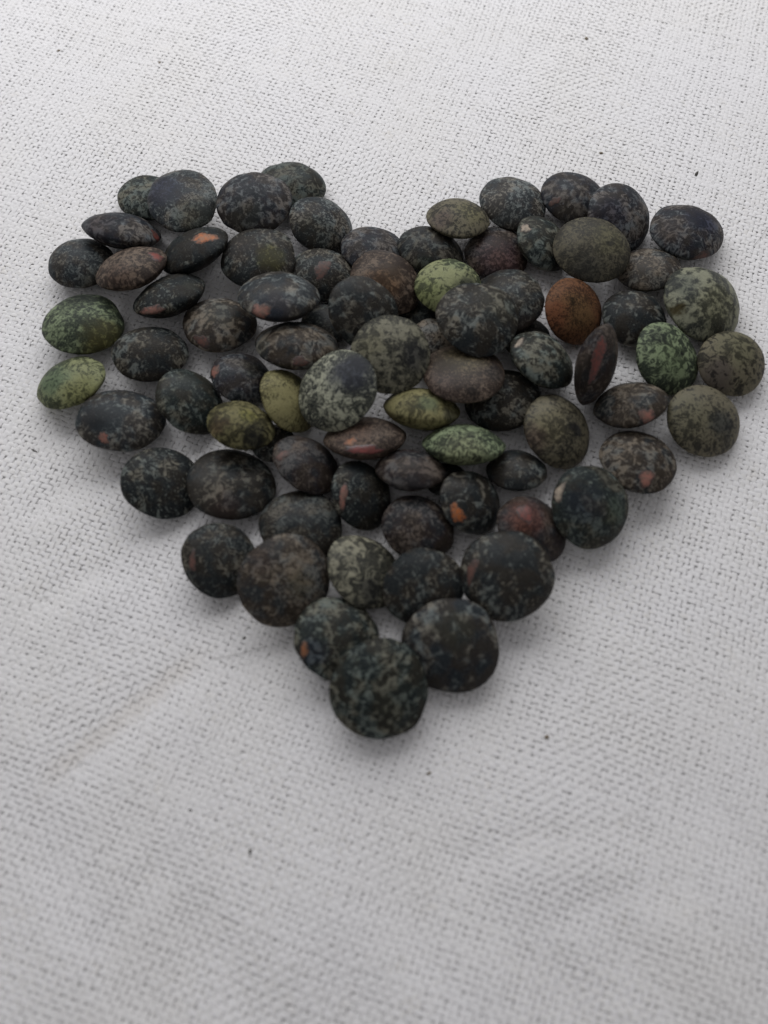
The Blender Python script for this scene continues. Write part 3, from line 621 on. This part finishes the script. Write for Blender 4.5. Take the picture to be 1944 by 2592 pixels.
def chip_material(kind):
    if kind in CHIP_MATS:
        return CHIP_MATS[kind]
    a, b, ro, _ = CHIP[kind]
    m = bpy.data.materials.new("flesh_" + kind.lower())
    t = NT(m)
    co = t.vmath('SCALE', t.n('ShaderNodeTexCoord').outputs['Object'], 1000.0)
    n = t.noise(co, 2.6, 4, 0.65, 0.5)
    c = t.mix(t.step(n, 0.38, 0.62), a, b)
    c = t.mix(t.math('MULTIPLY', t.step(t.noise(co, 7, 3), 0.6, 0.7), 0.6), c, tuple(0.35 * x for x in a))
    at = t.n('ShaderNodeAttribute', attribute_name="rim")
    rag = t.math('ADD', at.outputs['Fac'], t.math('MULTIPLY_ADD', t.noise(co, 4.0, 4, 0.7), 1.5, -0.75))
    c = t.mix(t.step(rag, 0.30, 0.95), c, (0.030, 0.022, 0.020))
    t.l(c, t.b.inputs['Base Color'])
    t.b.inputs['Roughness'].default_value = ro
    t.b.inputs['Specular IOR Level'].default_value = 0.4
    t.b.inputs['Subsurface Weight'].default_value = 0.0
    bump = t.n('ShaderNodeBump')
    bump.inputs['Strength'].default_value = 0.4
    bump.inputs['Distance'].default_value = 0.05 * MM
    t.l(n, bump.inputs['Height'])
    t.l(bump.outputs[0], t.b.inputs['Normal'])
    CHIP_MATS[kind] = m
    return m


def chip_mesh(semi, nf, p, ex, rx, ry, seed):
    """irregular island of bare seed just proud of the coat"""
    r = np.random.default_rng(7000 + seed)
    semi = np.asarray(semi)
    p = np.asarray(p)
    q = p / semi
    nrm = np.array([2 * q[0], 2 * q[1], np.sign(q[2]) * max(abs(q[2]), 0.03) ** (1 / EXPO - 1) / EXPO]) / semi
    nrm /= np.linalg.norm(nrm)
    ex = np.asarray(ex) - nrm * (np.asarray(ex) @ nrm)
    ex /= np.linalg.norm(ex)
    ey = np.cross(nrm, ex)
    na, nr = 28, 6
    ph = r.uniform(0, 6.283, 4)
    V, lift = [p], [0.022]
    for k in range(1, nr + 1):
        for a in range(na):
            th = a / na * 2 * math.pi
            edge = 1 + 0.16 * math.sin(2 * th + ph[0]) + 0.13 * math.sin(3 * th + ph[1]) + 0.10 * math.sin(5 * th + ph[2]) + 0.07 * math.sin(9 * th + ph[3])
            f = k / nr
            V.append(p + ex * (rx * f * edge * math.cos(th)) + ey * (ry * f * edge * math.sin(th)))
            lift.append(0.022 * (1 - f ** 3) - 0.04 * f ** 6)
    V = np.array(V)
    d = V / semi
    S = surface(d, semi, nf)
    nn = S / semi ** 2
    nn /= np.linalg.norm(nn, axis=1, keepdims=True)
    S = S + nn * np.array(lift)[:, None]
    ii = 1 + np.arange(nr * na).reshape(nr, na)
    nx = np.roll(ii, -1, axis=1)
    quads = np.stack([ii[:-1], ii[1:], nx[1:], nx[:-1]], -1).reshape(-1, 4)
    tri = np.stack([np.zeros(na, int), ii[0], nx[0]], -1)
    flat = np.concatenate([quads.ravel(), tri.ravel()])
    tot = np.concatenate([np.full(len(quads), 4), np.full(na, 3)])
    me = mesh_from("chip", S * MM, flat, tot)
    at = me.attributes.new("rim", 'FLOAT', 'POINT')
    at.data.foreach_set("value", np.concatenate([[0.0], np.repeat(np.arange(1, nr + 1) / nr, na)]).astype(np.float32))
    return me


GROUP = "lentils laid out in a heart"
for lid, cen, rows, semi, pal, mscale, label, spots, chips in LENTILS:
    nf = lentil_noise(lid)
    me = lentil_mesh("lentil", semi, nf)
    mat = coat_material(lid, pal, mscale, spots)
    rot = Matrix(rows).to_4x4()
    c = Vector(cen) * MM
    if not chips:
        o = link("lentil", me, mat)
        o.matrix_world = Matrix.Translation(c) @ rot
        tag(o, label, "lentil", GROUP)
        continue
    root = bpy.data.objects.new("lentil", None)
    COL.objects.link(root)
    root.empty_display_size = 0.001
    root.location = (c.x, c.y, 0.0)
    tag(root, label, "lentil", GROUP)
    local = Matrix.Translation((0, 0, c.z)) @ rot
    o = link("seed_coat", me, mat, root)
    o.matrix_local = local
    for q, (p, ex, rx, ry, kind) in enumerate(chips):
        cm = chip_mesh(semi, nf, p, ex, rx, ry, lid * 10 + q)
        k = link(CHIP[kind][3], cm, chip_material(kind), root)
        k.matrix_local = local

# ------------------------------------------------------------------ bits on the cloth
fleck_mat = bpy.data.materials.new("fleck")
_t = NT(fleck_mat)
_co = _t.vmath('SCALE', _t.n('ShaderNodeTexCoord').outputs['Object'], 1000.0)
_t.l(_t.mix(_t.noise(_co, 6.0, 3), (0.015, 0.014, 0.013), (0.07, 0.06, 0.045)), _t.b.inputs['Base Color'])
_t.b.inputs['Roughness'].default_value = 0.7
straw_mat = bpy.data.materials.new("seed_husk")
_t = NT(straw_mat)
_co = _t.vmath('SCALE', _t.n('ShaderNodeTexCoord').outputs['Object'], 1000.0)
_t.l(_t.mix(_t.noise(_co, 6.0, 3), (0.10, 0.075, 0.05), (0.26, 0.21, 0.15)), _t.b.inputs['Base Color'])
_t.b.inputs['Roughness'].default_value = 0.75

FLECKS = [  # place, half length, half width, direction, husk?, label
    ((25.43, 30.42), 0.32, 0.15, 50, 0, "elongated black fleck lying on the cloth above the top right corner of the heart"),
    ((23.78, 36.16), 0.15, 0.10, 10, 0, "small dark fleck on the cloth, lowest of three above the right lobe"),
    ((28.57, 38.11), 0.17, 0.09, 60, 0, "dark slanted speck on the cloth, rightmost of three above the right lobe"),
    ((24.47, 38.3), 0.15, 0.07, 100, 0, "thin dark speck on the cloth, upper left of three above the right lobe"),
    ((17.88, 32.69), 0.18, 0.15, 0, 1, "brown husk bit on the cloth just above the back of the right lobe"),
    ((26.89, 33.22), 0.14, 0.05, 55, 0, "tiny thin speck on the cloth between black fleck and three specks"),
    ((18.02, 46.52), 0.20, 0.16, 80, 1, "grey brown smudge like husk near the top of the cloth"),
    ((-20.25, 33.75), 0.12, 0.08, 30, 0, "upper of two tiny dark specks left above the left lobe"),
    ((-20.0, 32.69), 0.13, 0.09, 0, 0, "lower of two tiny dark specks left above the left lobe"),
    ((-28.72, 44.99), 0.17, 0.13, 20, 1, "grey husk bit in the upper left of the cloth"),
    ((-19.63, 43.43), 0.15, 0.12, 70, 1, "small husk bit in the upper cloth above the left lobe"),
    ((-24.24, 4.69), 0.26, 0.09, -35, 0, "dark curled scrap on the cloth left of the large mottled grey lentil"),
    ((-11.26, -19.15), 0.12, 0.09, -20, 0, "small dark speck in the lower left cloth right of the crease"),
    ((-7.65, -21.41), 0.20, 0.11, 85, 0, "dark speck with brown edge in the lower middle of the cloth"),
    ((9.79, -14.96), 0.16, 0.14, 0, 1, "grey husk bit on the cloth at lower right of the heart tip"),
    ((2.66, -17.09), 0.20, 0.10, 20, 1, "flat husk bit on the cloth below the heart tip"),
    ((-8.81, -8.78), 0.11, 0.09, 0, 0, "small dark speck on the cloth below the large brownish lentil"),
]


def fleck_mesh(a, b, seed):
    r = np.random.default_rng(300 + seed)
    nu, nv = 7, 10
    u = np.linspace(-math.pi / 2, math.pi / 2, nu)[1:-1]
    tt = np.arange(nv) / nv * 2 * math.pi
    U, T = np.meshgrid(u, tt, indexing='ij')
    D = np.stack([np.cos(U) * np.cos(T), np.cos(U) * np.sin(T), np.sin(U)], -1).reshape(-1, 3)
    D = np.concatenate([D, [[0, 0, -1], [0, 0, 1.0]]])
    rad = 1 + r.normal(0, 0.09, len(D)) + 0.25 * np.sin(D @ r.normal(0, 2.2, 3) + 1)
    V = D * rad[:, None] * np.array([a, b, 0.55 * b])
    V[:, 1] += 0.25 * b * np.sin(V[:, 0] / a * 2.5)
    V[:, 2] += 0.35 * b
    R = nu - 2
    ii = np.arange(R * nv).reshape(R, nv)
    nx = np.roll(ii, -1, axis=1)
    quads = np.stack([ii[:-1], nx[:-1], nx[1:], ii[1:]], -1).reshape(-1, 4)
    tri1 = np.stack([np.full(nv, R * nv), nx[0], ii[0]], -1)
    tri2 = np.stack([np.full(nv, R * nv + 1), ii[-1], nx[-1]], -1)
    flat = np.concatenate([quads.ravel(), tri1.ravel(), tri2.ravel()])
    tot = np.concatenate([np.full(len(quads), 4), np.full(2 * nv, 3)])
    return mesh_from("fleck", V * MM, flat, tot)


for i, ((x, y), a, b, ang, husk, lab) in enumerate(FLECKS):
    o = link("husk" if husk else "fleck", fleck_mesh(0.85 * a, 0.85 * b, i), straw_mat if husk else fleck_mat)
    z = float(cloth_height(np.array([x]), np.array([y]))[0])
    o.location = (x * MM, y * MM, (z - 0.05) * MM)
    o.rotation_euler = (0, 0, math.radians(ang))
    tag(o, lab, "husk" if husk else "fleck", "bits of dirt on the cloth")

hair_mat = bpy.data.materials.new("hair")
_t = NT(hair_mat)
_t.b.inputs['Base Color'].default_value = (0.10, 0.09, 0.08, 1)
_t.b.inputs['Roughness'].default_value = 0.5
HAIRS = [
    (((5.78, 29.13), (5.85, 28.54), (5.8, 27.87)), 0.010, "short fine hair standing above the olive brown lentil in the right lobe"),
    (((28.72, 22.84), (29.4, 23.55), (30.18, 24.79)), 0.009, "thin curved hair on the cloth right of the blue black corner lentil"),
    (((-10.89, -10.13), (-9.18, -9.98), (-7.34, -9.27)), 0.010, "long faint hair on the cloth left of the heart tip"),
    (((-18.42, -16.03), (-18.23, -16.36), (-17.92, -16.54)), 0.012, "short curled hair in the crease at lower left"),
]


def hair_mesh(pts, rad):
    (ax, ay), (bx, by), (cx, cy) = pts
    n = 16
    V = []
    for i in range(n + 1):
        f = i / n
        x = (1 - f) ** 2 * ax + 2 * f * (1 - f) * bx + f * f * cx
        y = (1 - f) ** 2 * ay + 2 * f * (1 - f) * by + f * f * cy
        dx = (1 - f) * (bx - ax) + f * (cx - bx)
        dy = (1 - f) * (by - ay) + f * (cy - by)
        l = math.hypot(dx, dy)
        z = float(cloth_height(np.array([x]), np.array([y]))[0]) + 0.03 + 0.05 * math.sin(math.pi * f)
        for k in range(5):
            w = k * 2 * math.pi / 5
            V.append((x - dy / l * rad * math.cos(w), y + dx / l * rad * math.cos(w), z + rad * math.sin(w)))
    ii = np.arange((n + 1) * 5).reshape(n + 1, 5)
    nx = np.roll(ii, -1, axis=1)
    q = np.stack([ii[:-1], nx[:-1], nx[1:], ii[1:]], -1).reshape(-1, 4)
    return mesh_from("hair", np.array(V) * MM, q, 4)


for pts, rad, lab in HAIRS:
    tag(link("loose_hair", hair_mesh(pts, rad), hair_mat), lab, "hair", "loose hairs on the cloth")
